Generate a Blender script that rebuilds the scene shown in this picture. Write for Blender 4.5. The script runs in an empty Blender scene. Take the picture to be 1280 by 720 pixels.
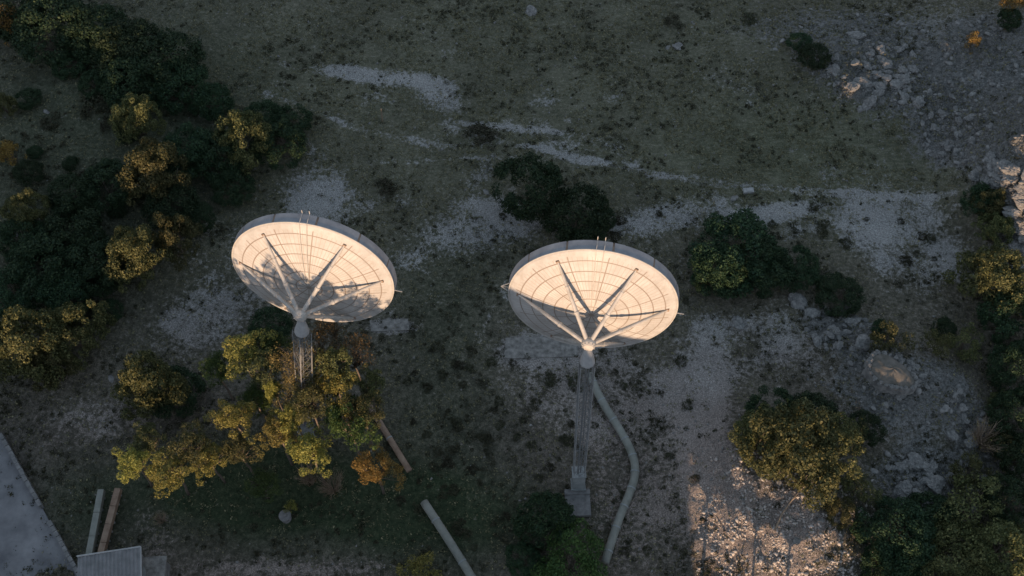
import bpy, math, random
import numpy as np
from mathutils import Vector, Matrix
R = math.radians
random.seed(7); rng = np.random.default_rng(7)
scene = bpy.context.scene
COL = scene.collection

# ------------------------------------------------------------------ camera
CAM_H = 74.4; PITCH = 60.0; FPX = 1400.0
cam_d = bpy.data.cameras.new('camera'); cam = bpy.data.objects.new('camera', cam_d); COL.objects.link(cam)
cam.location = (0, 0, CAM_H); cam.rotation_euler = (R(90 - PITCH), 0, 0)
cam_d.sensor_width = 36; cam_d.lens = 36 * FPX / 1280; cam_d.clip_start = 1; cam_d.clip_end = 6000
scene.camera = cam
SP, CP = math.sin(R(PITCH)), math.cos(R(PITCH))
def cam2w(p): return Vector((p[0], p[1] * SP - p[2] * CP, p[1] * CP + p[2] * SP + CAM_H))
def ray(px, py):
    return cam2w(((px - 640) / FPX, -(py - 360) / FPX, -1)) - Vector((0, 0, CAM_H))
def flat(px, py, z=0.0):
    d = ray(px, py); t = (CAM_H - z) / -d.z
    return Vector((d.x * t, d.y * t, z))

SUN_EL, SUN_AZ = 5.0, 7.7        # light travels towards +y, drifting to +x
TANE, TANA = math.tan(R(SUN_EL)), math.tan(R(SUN_AZ))

# ------------------------------------------------------------------ noise
def _h(ix, iy, s):
    n = (ix.astype(np.int64) * 374761393 + iy.astype(np.int64) * 668265263 + s * 974634777) & 0x7fffffff
    n = ((n ^ (n >> 13)) * 1274126177) & 0x7fffffff
    n = (n ^ (n >> 16)) & 0xffff
    return n / 65535.0
def vnoise(x, y, s=0):
    x = np.asarray(x, float); y = np.asarray(y, float)
    ix, iy = np.floor(x), np.floor(y); fx, fy = x - ix, y - iy
    fx = fx * fx * (3 - 2 * fx); fy = fy * fy * (3 - 2 * fy)
    a, b, c, d = _h(ix, iy, s), _h(ix + 1, iy, s), _h(ix, iy + 1, s), _h(ix + 1, iy + 1, s)
    return (a * (1 - fx) + b * fx) * (1 - fy) + (c * (1 - fx) + d * fx) * fy
def fbm(x, y, s=0, o=4):
    t = 0; a = .5; x = np.asarray(x, float); y = np.asarray(y, float)
    for k in range(o):
        t = t + a * vnoise(x, y, s + k * 17); x = x * 2.03 + 11.3; y = y * 2.03 + 5.7; a *= .5
    return t / (1 - .5 ** o)
def sst(a, b, x):
    t = np.clip((x - a) / (b - a), 0, 1); return t * t * (3 - 2 * t)
def blob(x, y, px, py, rx, ry, rot=0, soft=.5):
    """soft elliptical patch on the ground; rx, ry in metres"""
    c = flat(px, py); dx, dy = x - c.x, y - c.y; r = R(rot)
    u = (dx * math.cos(r) + dy * math.sin(r)) / rx; v = (-dx * math.sin(r) + dy * math.cos(r)) / ry
    return 1 - sst(1 - soft, 1 + soft, np.sqrt(u * u + v * v))

# ------------------------------------------------------------------ terrain
# unseen hill added as a sun block: heights its shadow reaches over the antennas
SHADE_X = [-90, -44, -37, -29, -24, -19, -17.5, -14, -8, -6, -4.5, -2, -.3, 1.5, 3.6, 4.6, 5.5, 6.6, 8.2, 10, 10.9, 12, 14, 19.5, 21, 24, 27.3, 28.1, 33, 34.2, 40, 90]
SHADE_Z = [7.0, 6.6, 5.0, 4.2, 3.3, 2.6, 2.8, 3.2, 3.8, 8.0, 13, 15.6, 17.1, 16.9, 16.5, 16.3, 15.2, 14.2, 13.0, 11.6, 6.5, 2.2, -1.2, -2.2, .3, .4, .3, 4.6, 4.4, .3, .1, 3.0]
YR = -26.0
def terrain(x, y):
    x = np.asarray(x, float); y = np.asarray(y, float)
    z = -.035 * np.clip(y - 30, -8, 60)
    far = sst(95, 260, np.hypot(x, y - 30))
    z = z + far * (fbm(x * .006, y * .006, 3, 4) - .55) * 40
    z = z + (fbm(x * .09, y * .09, 5, 3) - .5) * 1.0 + (fbm(x * .45, y * .45, 8, 3) - .5) * .28
    # rocky shoulder on the right and the slope in the far right corner
    z = z + 7.0 * blob(x, y, 1318, 240, 6.0, 6.5, 0, .75) + 4.5 * blob(x, y, 1350, 40, 10, 14, 0, .8)
    z = z + 1.3 * blob(x, y, 1080, 90, 9, 6, 0, .9) + 1.7 * blob(x, y, 1120, 480, 5, 4, 0, .9)
    z = z + 1.6 * blob(x, y, 60, 150, 16, 14, 0, .9) + 2.9 * blob(x, y, 968, 618, 5.6, 5.2, 0, .95)
    rk = rockmask(x, y)
    z = z + blob(x, y, 968, 640, 6.5, 5, 0, .8) * (fbm(x * 1.1, y * 1.1, 141, 3) - .5) * .9
    z = z + rk * (np.abs(fbm(x * .8, y * .8, 31, 3) - .5) * 1.7)
    # unseen hill to the south, shaped to cast the shade
    w = sst(6, 0, 0 * x)
    xr = x - (y - 32) * TANA
    prof = np.interp(xr, SHADE_X, SHADE_Z) + (32 - YR) * TANE
    prof = prof + (fbm(xr * .7, xr * 0 + 3.3, 41, 4) - .5) * 1.0
    sh = np.where(y > YR, 1 - sst(YR, 6, y), 1 - .5 * sst(YR, -75, y) - .3 * sst(-75, -220, y))
    return z * (1 - sh) + prof * sh
def line(x, y, pts, w):
    d = np.full(np.shape(x), 1e9)
    q = [flat(*p) for p in pts]
    for a, b in zip(q[:-1], q[1:]):
        vx, vy = b.x - a.x, b.y - a.y; t = np.clip(((x - a.x) * vx + (y - a.y) * vy) / (vx * vx + vy * vy), 0, 1)
        d = np.minimum(d, np.hypot(x - a.x - t * vx, y - a.y - t * vy))
    return 1 - sst(w * .5, w * 1.8, d + .5 * (vnoise(x * .8, y * .8, 5) - .5))
def rockmask(x, y):
    m = blob(x, y, 1100, 95, 5.5, 3.6, -20, .6) + blob(x, y, 1195, 175, 3.6, 2.6, -40, .7) + blob(x, y, 1262, 250, 3.2, 6, 0, .5)
    m = m + blob(x, y, 1055, 415, 3.0, 1.8, -30, .6) + blob(x, y, 1150, 605, 3.2, 2.2, 0, .6) + .8 * blob(x, y, 1110, 500, 4.5, 3, -40, .7)
    m = m + .7 * blob(x, y, 1200, 520, 1.6, 4.5, 25, .7) + .5 * blob(x, y, 1000, 30, 6, 3, 0, .8) + .75 * blob(x, y, 1250, 120, 5, 6, -30, .8) + .55 * blob(x, y, 1150, 40, 7, 3, -20, .8)
    return np.clip(m, 0, 1)
def tz(x, y): return float(terrain(x, y))
def at(px, py, dz=0.0):
    """the point dz above the ground that the photograph shows at px, py"""
    z = 0.0
    for k in range(14):
        p = flat(px, py, z); z = .5 * z + .5 * (tz(p.x, p.y) + dz)
    p = flat(px, py, z); return Vector((p.x, p.y, tz(p.x, p.y)))

# ------------------------------------------------------------------ mesh helpers
def new_mesh(name, V, F, mat=None, smooth=False, mats=None):
    V = np.asarray(V, np.float32); me = bpy.data.meshes.new(name)
    if isinstance(F, np.ndarray):
        n, k = F.shape
        me.vertices.add(len(V)); me.vertices.foreach_set('co', V.ravel())
        me.loops.add(n * k); me.loops.foreach_set('vertex_index', F.astype(np.int32).ravel())
        me.polygons.add(n); me.polygons.foreach_set('loop_start', np.arange(0, n * k, k, dtype=np.int32))
        me.update(calc_edges=True)
    else:
        me.from_pydata([tuple(v) for v in V], [], F); me.update()
    if smooth: me.polygons.foreach_set('use_smooth', np.ones(len(me.polygons), bool))
    if mat: me.materials.append(mat)
    return me
def link(name, me, parent=None, loc=None):
    o = bpy.data.objects.new(name, me); COL.objects.link(o)
    if parent: o.parent = parent
    if loc is not None: o.location = loc
    return o
def tag(o, label=None, cat=None, group=None, kind=None):
    if label: o['label'] = label
    if cat: o['category'] = cat
    if group: o['group'] = group
    if kind: o['kind'] = kind
    return o
def empty(name, loc, rz=0):
    o = bpy.data.objects.new(name, None); COL.objects.link(o); o.location = loc; o.rotation_euler = (0, 0, rz)
    o.empty_display_size = .3
    return o
class MB:
    def __init__(s): s.v = []; s.f = []
    def add(s, vs, fs):
        b = len(s.v); s.v += [tuple(v) for v in vs]; s.f += [tuple(i + b for i in f) for f in fs]
    def box(s, c, size, rot=None):
        hx, hy, hz = [q / 2 for q in size]
        vs = [Vector((x, y, z)) for x in (-hx, hx) for y in (-hy, hy) for z in (-hz, hz)]
        if rot is not None: vs = [rot @ v for v in vs]
        s.add([v + Vector(c) for v in vs], [(0, 1, 3, 2), (4, 6, 7, 5), (0, 4, 5, 1), (2, 3, 7, 6), (0, 2, 6, 4), (1, 5, 7, 3)])
    def tube(s, pts, rads, n=10, cap=True):
        pts = [Vector(p) for p in pts]
        if not hasattr(rads, '__len__'): rads = [rads] * len(pts)
        ref = None; vs = []
        for i, p in enumerate(pts):
            d = (pts[min(i + 1, len(pts) - 1)] - pts[max(i - 1, 0)]).normalized()
            if ref is None: ref = d.orthogonal().normalized()
            ref = (ref - d * ref.dot(d)).normalized(); b = d.cross(ref)
            for k in range(n):
                a = 2 * math.pi * k / n; vs.append(p + (ref * math.cos(a) + b * math.sin(a)) * rads[i])
        fs = [(i * n + k, i * n + (k + 1) % n, (i + 1) * n + (k + 1) % n, (i + 1) * n + k) for i in range(len(pts) - 1) for k in range(n)]
        if cap: fs += [tuple(reversed(range(n))), tuple(range((len(pts) - 1) * n, len(pts) * n))]
        s.add(vs, fs)
    def build(s, name, mat, parent=None, smooth=False, loc=None):
        return link(name, new_mesh(name, s.v, s.f, mat, smooth), parent, loc)

# ------------------------------------------------------------------ materials
def mat(name, rough=.8, spec=.3):
    m = bpy.data.materials.new(name); m.use_nodes = True; nt = m.node_tree; b = nt.nodes['Principled BSDF']
    b.inputs['Roughness'].default_value = rough; b.inputs['Specular IOR Level'].default_value = spec
    return m, nt, b
def nd(nt, t, **kw):
    n = nt.nodes.new(t)
    for k, v in kw.items():
        if k in n.inputs: n.inputs[k].default_value = v
        else: setattr(n, k, v)
    return n
def noise(nt, scale, detail=4, vec=None, rough=.55, dist=0):
    n = nd(nt, 'ShaderNodeTexNoise', Scale=scale, Detail=detail, Roughness=rough, Distortion=dist)
    if vec is None: vec = coord(nt)
    nt.links.new(vec, n.inputs['Vector']); return n.outputs['Fac']
def coord(nt, which='Object'):
    for n in nt.nodes:
        if n.type == 'TEX_COORD': return n.outputs[which]
    return nt.nodes.new('ShaderNodeTexCoord').outputs[which]
def ramp(nt, fac, stops):
    r = nt.nodes.new('ShaderNodeValToRGB'); e = r.color_ramp.elements
    while len(e) < len(stops): e.new(.5)
    for el, (p, c) in zip(e, stops):
        el.position = p; el.color = (c[0], c[1], c[2], 1) if hasattr(c, '__len__') else (c, c, c, 1)
    nt.links.new(fac, r.inputs['Fac']); return r.outputs['Color']
def mix(nt, fac, a, b, mode='MIX'):
    n = nt.nodes.new('ShaderNodeMix'); n.data_type = 'RGBA'; n.blend_type = mode
    for k, v in ((0, fac), (6, a), (7, b)):
        if hasattr(v, 'is_linked') or isinstance(v, bpy.types.NodeSocket): nt.links.new(v, n.inputs[k])
        else: n.inputs[k].default_value = v if k == 0 else (v[0], v[1], v[2], 1)
    return n.outputs[2]
def math_(nt, op, a, b=None, c=None):
    n = nt.nodes.new('ShaderNodeMath'); n.operation = op
    for k, v in enumerate((a, b, c)):
        if v is None: continue
        if isinstance(v, bpy.types.NodeSocket): nt.links.new(v, n.inputs[k])
        else: n.inputs[k].default_value = v
    return n.outputs[0]
def bump(nt, b, h, strength=.5, dist=.05):
    n = nt.nodes.new('ShaderNodeBump'); n.inputs['Strength'].default_value = strength; n.inputs['Distance'].default_value = dist
    nt.links.new(h, n.inputs['Height']); nt.links.new(n.outputs['Normal'], b.inputs['Normal'])
def weathered(name, c1, c2, scale=3, rough=.7, bs=.3, spec=.3, streak=False):
    m, nt, b = mat(name, rough, spec); v = coord(nt)
    if streak:
        mp = nt.nodes.new('ShaderNodeMapping'); mp.inputs['Scale'].default_value = (1, 1, .15); nt.links.new(v, mp.inputs['Vector']); v = mp.outputs['Vector']
    f = noise(nt, scale, 6, v, .65)
    nt.links.new(ramp(nt, f, [(.3, c1), (.7, c2)]), b.inputs['Base Color'])
    bump(nt, b, noise(nt, scale * 8, 4, v), bs, .02)
    return m
def leafmat(name, c1, c2, c3, trans=.25):
    m, nt, b = mat(name, .6, .2)
    geo = nt.nodes.new('ShaderNodeNewGeometry'); oi = nt.nodes.new('ShaderNodeObjectInfo')
    f = ramp(nt, geo.outputs['Random Per Island'], [(0, c1), (.55, c2), (1, c3)])
    hs = nt.nodes.new('ShaderNodeHueSaturation')
    nt.links.new(math_(nt, 'MULTIPLY_ADD', oi.outputs['Random'], .05, .475), hs.inputs['Hue'])
    nt.links.new(math_(nt, 'MULTIPLY_ADD', oi.outputs['Random'], .5, .75), hs.inputs['Value'])
    nt.links.new(f, hs.inputs['Color']); nt.links.new(hs.outputs['Color'], b.inputs['Base Color'])
    t = nt.nodes.new('ShaderNodeBsdfTranslucent'); nt.links.new(hs.outputs['Color'], t.inputs['Color'])
    ms = nt.nodes.new('ShaderNodeMixShader'); ms.inputs[0].default_value = trans
    nt.links.new(b.outputs[0], ms.inputs[1]); nt.links.new(t.outputs[0], ms.inputs[2])
    nt.links.new(ms.outputs[0], nt.nodes['Material Output'].inputs['Surface'])
    return m
M = {}
M['dark_leaf'] = leafmat('evergreen_leaves', (.02, .042, .022), (.036, .064, .03), (.065, .095, .04))
M['mid_leaf'] = leafmat('olive_and_sunlit_leaves', (.045, .058, .026), (.112, .118, .045), (.21, .2, .082))  # olive foliage; on sunlit evergreen shrubs the sun is put into the colour
M['green_leaf'] = leafmat('green_leaves', (.035, .065, .02), (.065, .105, .03), (.11, .15, .045))
M['yellow_leaf'] = leafmat('yellowing_leaves', (.12, .125, .036), (.23, .21, .056), (.38, .32, .1))
M['orange_leaf'] = leafmat('autumn_and_sunlit_leaves', (.15, .1, .03), (.27, .18, .05), (.38, .28, .08))  # orange tree's own leaves; on small shrubs the orange stands for sunlight
M['brown_leaf'] = leafmat('brown_leaves', (.09, .07, .03), (.17, .13, .05), (.28, .21, .08))
M['bark'] = weathered('bark', (.09, .07, .055), (.22, .18, .14), 6, .9, .8)
M['twig'] = weathered('dry_twigs', (.22, .16, .11), (.36, .28, .2), 6, .9, .4)
M['rock'] = weathered('limestone', (.11, .11, .105), (.34, .325, .30), 2.8, .95, 1.0)
M['concrete'] = weathered('concrete', (.12, .12, .115), (.27, .26, .25), 2.6, .9, .6)
M['pale_concrete'] = weathered('pale_concrete', (.3, .3, .29), (.45, .44, .42), 2, .85, .3)
M['galv'] = weathered('galvanised_steel', (.2, .215, .21), (.33, .345, .335), 3, .5, .1, .5)
M['white_paint'] = weathered('weathered_white_paint', (.38, .355, .31), (.54, .515, .47), 2.5, .55, .1)
M['band_paint'] = weathered('aged_band_paint', (.2, .2, .21), (.36, .36, .36), 1.2, .5, .1)
M['pipe'] = weathered('grey_pipe_cladding', (.17, .175, .15), (.29, .29, .25), 1.2, .6, .15)
M['rust'] = weathered('rusty_cover', (.2, .13, .09), (.34, .25, .18), 2, .8, .3)
M['dark'] = weathered('shade_black', (.02, .02, .02), (.03, .03, .03), 2, .9, .1)
M['dim_steel'] = weathered('dull_steel', (.11, .115, .115), (.2, .205, .2), 3, .6, .1)
M['lattice'] = weathered('pale_lattice_paint', (.2, .205, .2), (.32, .32, .31), 3, .5, .1)
M['dry'] = leafmat('dry_grass', (.1, .1, .055), (.19, .175, .1), (.32, .28, .17), .2)
M['scrub'] = leafmat('cushion_scrub', (.03, .036, .02), (.055, .055, .03), (.09, .08, .05), .15)

# reflector: white painted sheet with panel joints (rings and radial joints)
def reflector_mat():
    m, nt, b = mat('reflector_panels', .5, .3)
    v = coord(nt); sx = nt.nodes.new('ShaderNodeSeparateXYZ'); nt.links.new(v, sx.inputs[0])
    X, Z = sx.outputs['X'], sx.outputs['Y']
    r = math_(nt, 'SQRT', math_(nt, 'ADD', math_(nt, 'MULTIPLY', X, X), math_(nt, 'MULTIPLY', Z, Z)))
    an = math_(nt, 'ARCTAN2', Z, X)
    def lines(val, period, half, off=0.0):     # 1 on a line
        q = math_(nt, 'PINGPONG', math_(nt, 'ADD', val, off), period / 2)
        return math_(nt, 'LESS_THAN', q, half)
    ring = lines(r, .70, .034, .70 - 4.30 % .70)
    ring = math_(nt, 'MULTIPLY', ring, math_(nt, 'LESS_THAN', r, 4.5))
    # radial joints: angular distance times radius gives a constant width
    def radial(n, half, off=0.0):
        q = math_(nt, 'PINGPONG', math_(nt, 'ADD', an, off + 20 * math.pi), math.pi / n)
        return math_(nt, 'LESS_THAN', math_(nt, 'MULTIPLY', q, r), half)
    ra = math_(nt, 'MULTIPLY', radial(12, .03, .14), math_(nt, 'LESS_THAN', r, 4.62))
    fine = math_(nt, 'MULTIPLY', radial(96, .017), math_(nt, 'MULTIPLY', math_(nt, 'LESS_THAN', r, 4.55), math_(nt, 'GREATER_THAN', r, 1.5)))
    fr = lines(r, .175, .008)
    st = noise(nt, 1.1, 6, v, .7); st2 = noise(nt, 9, 5, v, .7)
    base = ramp(nt, st, [(.3, (.40, .385, .35)), (.55, (.50, .485, .455)), (.75, (.56, .545, .515))])
    base = mix(nt, math_(nt, 'MULTIPLY', math_(nt, 'GREATER_THAN', st2, .62), .18), base, (.5, .42, .33))
    cmb = nt.nodes.new('ShaderNodeCombineXYZ'); nt.links.new(math_(nt, 'FLOOR', math_(nt, 'DIVIDE', math_(nt, 'ADD', r, .7 - 4.30 % .70), .7)), cmb.inputs[0]); nt.links.new(math_(nt, 'FLOOR', math_(nt, 'MULTIPLY', math_(nt, 'ADD', an, .14 + 20 * math.pi), 24 / (2 * math.pi))), cmb.inputs[1])
    wn = nt.nodes.new('ShaderNodeTexWhiteNoise'); nt.links.new(cmb.outputs[0], wn.inputs['Vector'])
    base = mix(nt, .5, base, ramp(nt, wn.outputs['Value'], [(0, .84), (1, 1.12)]), 'MULTIPLY')
    mps = nt.nodes.new('ShaderNodeMapping'); mps.inputs['Scale'].default_value = (3.5, .35, 1); nt.links.new(v, mps.inputs['Vector']); strk = noise(nt, 2.2, 5, mps.outputs['Vector'], .7)
    base = mix(nt, ramp(nt, strk, [(.56, 0.0), (.72, .38)]), base, (.36, .27, .19))
    base = mix(nt, math_(nt, 'MULTIPLY', fine, .62), base, (.36, .3, .25))
    base = mix(nt, math_(nt, 'MULTIPLY', fr, .10), base, (.36, .3, .25))
    jo = math_(nt, 'MAXIMUM', math_(nt, 'MULTIPLY', ring, math_(nt, 'MULTIPLY_ADD', st, .6, .5)), math_(nt, 'MULTIPLY', ra, .8))
    base = mix(nt, jo, base, (.22, .17, .13))
    nt.links.new(base, b.inputs['Base Color'])
    bump(nt, b, st2, .12, .02)
    return m
M['reflector'] = reflector_mat()

# ground
def zones(x, y):
    """pale bare soil, green lawn, bare brown gravel"""
    n = fbm(x * .35, y * .35, 61, 4); n2 = fbm(x * 1.3, y * 1.3, 67, 3)
    pale = 1.0 * blob(x, y, 470, 82, 5.4, .9, -8, .7) + .9 * blob(x, y, 545, 105, 2.6, 1.6, -40, .6) + .75 * blob(x, y, 625, 150, 4.5, .45, -8, .9)
    pale += .8 * blob(x, y, 390, 240, 2.2, 3.5, 20, .8) + .75 * blob(x, y, 260, 390, 4.2, 2.6, 40, .8)
    pale += .85 * blob(x, y, 590, 285, 4.5, 2.0, 10, .8) + .95 * blob(x, y, 960, 262, 3.6, .9, 10, .6) + .8 * blob(x, y, 840, 265, 4.5, 1.5, 12, .8)
    pale += .58 * blob(x, y, 1140, 300, 4.0, 3.6, -30, .9) + .4 * blob(x, y, 1060, 260, 6, 2, 0, .9)
    pale += .8 * blob(x, y, 670, 440, 3.2, 1.3, 0, .6) + .8 * blob(x, y, 490, 405, 1.8, .7, 0, .5)
    pale += .6 * blob(x, y, 760, 500, 6.5, 3.6, -20, .8) + .7 * blob(x, y, 880, 470, 2.2, 3.2, -20, .8) + .8 * blob(x, y, 885, 600, 1.5, 5.2, 3, .8)
    pale += .5 * blob(x, y, 1180, 60, 9, 4, -30, .9) + .45 * blob(x, y, 120, 530, 3.5, 1.6, 0, .9) + .6 * blob(x, y, 190, 660, 1.5, 2.6, 8, .7)
    pale += .5 * blob(x, y, 800, 650, 4.5, 3.5, 0, .9) + .8 * blob(x, y, 960, 680, 4.5, 4.0, 0, .7) + .6 * blob(x, y, 370, 712, 7, .7, 0, .8)
    pale += .45 * blob(x, y, 990, 430, 5, 2.4, -25, .9) + .3 * blob(x, y, 1110, 560, 6, 4, 0, .9)
    pale += .35 * sst(.5, .8, n) * blob(x, y, 640, 250, 34, 18, 0, .6)
    green = .95 * blob(x, y, 430, 640, 13, 2.8, -3, .95) * (.5 + n) + .9 * blob(x, y, 330, 590, 7, 3, 0, .8) + .55 * blob(x, y, 120, 180, 14, 16, 0, .6)
    green += .55 * blob(x, y, 548, 560, 4.5, 10, 5, .8) + .35 * blob(x, y, 560, 350, 4, 5, 0, .9)
    green += .5 * blob(x, y, 110, 640, 4, 4, 0, .8) + .4 * blob(x, y, 1180, 640, 9, 5, 0, .8)
    mead = blob(x, y, 640, 90, 34, 17, 0, .6) * .5 + .5 * blob(x, y, 1040, 200, 12, 6, 0, .8)
    rk = rockmask(x, y); rk = np.clip(rk + .45 * blob(x, y, 1180, 110, 13, 8, -30, .9) * sst(.42, .62, n2) + .4 * blob(x, y, 1130, 520, 8, 5, -30, .9) * sst(.42, .6, n2), 0, 1)
    pale = pale + .45 * line(x, y, [(560, 152), (700, 186), (830, 212), (1010, 232), (1190, 243)], .35) + .35 * line(x, y, [(460, 195), (640, 190), (800, 196)], .25) + .35 * line(x, y, [(985, 430), (900, 480), (868, 560), (880, 640), (905, 730)], .7)
    pale = pale + .3 * line(x, y, [(330, 110), (440, 150), (560, 175), (690, 178)], .3) + .3 * line(x, y, [(610, 395), (585, 440), (560, 470)], .3)
    pale = np.clip(pale * (.45 + 1.15 * n) * (.75 + .5 * n2), 0, 1) * (1 - .85 * np.clip(green, 0, 1))
    return pale, np.clip(green, 0, 1), np.clip(mead, 0, 1), rk
def ground_mat():
    m, nt, b = mat('ground', .95, .1); v = coord(nt)
    a = nt.nodes.new('ShaderNodeAttribute'); a.attribute_name = 'zones'; s = nt.nodes.new('ShaderNodeSeparateColor'); nt.links.new(a.outputs['Color'], s.inputs[0])
    pale, green, mead, rk = s.outputs[0], s.outputs[1], s.outputs[2], a.outputs['Alpha']
    mp = nt.nodes.new('ShaderNodeMapping'); mp.inputs['Scale'].default_value = (.55, 1.3, 1); nt.links.new(v, mp.inputs['Vector']); vs = mp.outputs['Vector']
    n1 = noise(nt, .7, 8, vs, .7); n2 = noise(nt, 3.2, 8, v, .72, .3); n3 = noise(nt, 13, 6, v, .7); n4 = noise(nt, .18, 4, v, .6)
    mp2 = nt.nodes.new('ShaderNodeMapping'); mp2.inputs['Scale'].default_value = (.45, 1.4, 1); mp2.inputs['Rotation'].default_value = (0, 0, -.12); nt.links.new(v, mp2.inputs['Vector']); ns = noise(nt, 2.4, 8, mp2.outputs['Vector'], .78, .4)
    base = ramp(nt, n2, [(.32, (.062, .062, .044)), (.5, (.16, .147, .11)), (.66, (.29, .26, .205))])
    meadc = ramp(nt, ns, [(.3, (.066, .078, .046)), (.5, (.165, .172, .11)), (.68, (.3, .295, .205))])
    greenc = ramp(nt, n2, [(.3, (.022, .038, .02)), (.5, (.054, .074, .04)), (.7, (.11, .125, .07))])
    palec = ramp(nt, n3, [(.3, (.24, .232, .22)), (.5, (.41, .398, .378)), (.68, (.56, .545, .52))])
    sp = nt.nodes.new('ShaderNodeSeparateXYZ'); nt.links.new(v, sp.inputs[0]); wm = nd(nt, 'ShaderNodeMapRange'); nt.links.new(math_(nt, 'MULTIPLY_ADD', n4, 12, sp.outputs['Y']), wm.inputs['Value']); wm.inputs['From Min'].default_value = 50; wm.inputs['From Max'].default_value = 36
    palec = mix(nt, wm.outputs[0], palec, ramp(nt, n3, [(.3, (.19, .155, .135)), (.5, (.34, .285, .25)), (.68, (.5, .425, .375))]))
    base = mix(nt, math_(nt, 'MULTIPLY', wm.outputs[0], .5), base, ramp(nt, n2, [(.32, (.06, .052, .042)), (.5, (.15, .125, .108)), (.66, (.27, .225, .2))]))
    rockc = ramp(nt, n2, [(.3, (.07, .07, .06)), (.5, (.2, .195, .18)), (.7, (.33, .32, .3))])
    c = mix(nt, mead, base, meadc)
    c = mix(nt, green, c, greenc)
    # breakup of the pale soil by noise, so its edge is ragged
    pf = math_(nt, 'ADD', pale, math_(nt, 'MULTIPLY_ADD', n2, 2.4, -1.2))
    pf = math_(nt, 'ADD', pf, math_(nt, 'MULTIPLY_ADD', n1, .8, -.4))
    pf = nd(nt, 'ShaderNodeMapRange'), pf
    nt.links.new(pf[1], pf[0].inputs['Value']); pf[0].inputs['From Min'].default_value = .3; pf[0].inputs['From Max'].default_value = .66
    c = mix(nt, math_(nt, 'MULTIPLY', pf[0].outputs[0], .85), c, palec)
    rf = nd(nt, 'ShaderNodeMapRange'); nt.links.new(math_(nt, 'ADD', rk, math_(nt, 'MULTIPLY_ADD', n2, 2, -1)), rf.inputs['Value']); rf.inputs['From Min'].default_value = .35; rf.inputs['From Max'].default_value = .7
    c = mix(nt, rf.outputs[0], c, rockc)
    c = mix(nt, .7, c, ramp(nt, n3, [(.32, .4), (.5, .95), (.68, 1.6)]), 'MULTIPLY')
    c = mix(nt, .6, c, ramp(nt, n4, [(.35, .75), (.65, 1.2)]), 'MULTIPLY')
    nt.links.new(c, b.inputs['Base Color'])
    vo = nd(nt, 'ShaderNodeTexVoronoi', Scale=5.0); nt.links.new(v, vo.inputs['Vector'])
    h = math_(nt, 'ADD', n2, math_(nt, 'MULTIPLY', n3, .5)); h = math_(nt, 'ADD', h, math_(nt, 'MULTIPLY', vo.outputs['Distance'], math_(nt, 'MULTIPLY', rk, 1.2)))
    bump(nt, b, h, 1.0, .22)
    return m
def axis(lo, f0, f1, hi, step, grow=1.25, cap=60):
    mid = list(np.arange(f0, f1 + step / 2, step)); a = mid[0]; s = step; left = []
    while a > lo: s = min(s * grow, cap); a -= s; left.append(a)
    a = mid[-1]; s = step; right = []
    while a < hi: s = min(s * grow, cap); a += s; right.append(a)
    return np.array(left[::-1] + mid + right)
xs = axis(-1500, -46, 46, 1500, .17, 1.12); ysn = axis(19, 19, 78, 1800, .17, 1.08)
yss = [19.0]; s_ = .17
while yss[-1] > -1200: s_ = min(s_ * 1.09, .9) if yss[-1] > -60 else min(s_ * 1.3, 60); yss.append(yss[-1] - s_)
ys = np.concatenate([np.array(yss[::-1][:-1]), ysn[ysn > 18.95]]); ys = np.unique(np.round(ys, 4))
GX, GY = np.meshgrid(xs, ys); Z = terrain(GX, GY)
inview = sst(100, 80, GY) if False else (1 - sst(78, 95, GY)) * sst(14, 18, GY) * (1 - sst(46, 60, np.abs(GX)))
Z = Z + inview * ((fbm(GX * 1.9, GY * 1.9, 71, 3) - .5) * .16 + (vnoise(GX * 4.5, GY * 4.5, 77) - .5) * .05)
ny, nx = GX.shape; idx = np.arange(nx * ny).reshape(ny, nx)
F = np.stack([idx[:-1, :-1], idx[:-1, 1:], idx[1:, 1:], idx[1:, :-1]], -1).reshape(-1, 4)
gm = new_mesh('ground', np.stack([GX, GY, Z], -1).reshape(-1, 3), F, ground_mat(), True)
pa, gr, me_, rk = zones(GX.ravel(), GY.ravel())
at_ = gm.attributes.new('zones', 'FLOAT_COLOR', 'POINT'); at_.data.foreach_set('color', np.stack([pa, gr, me_, rk], -1).astype(np.float32).ravel())
tag(link('ground', gm), kind='structure')

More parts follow.
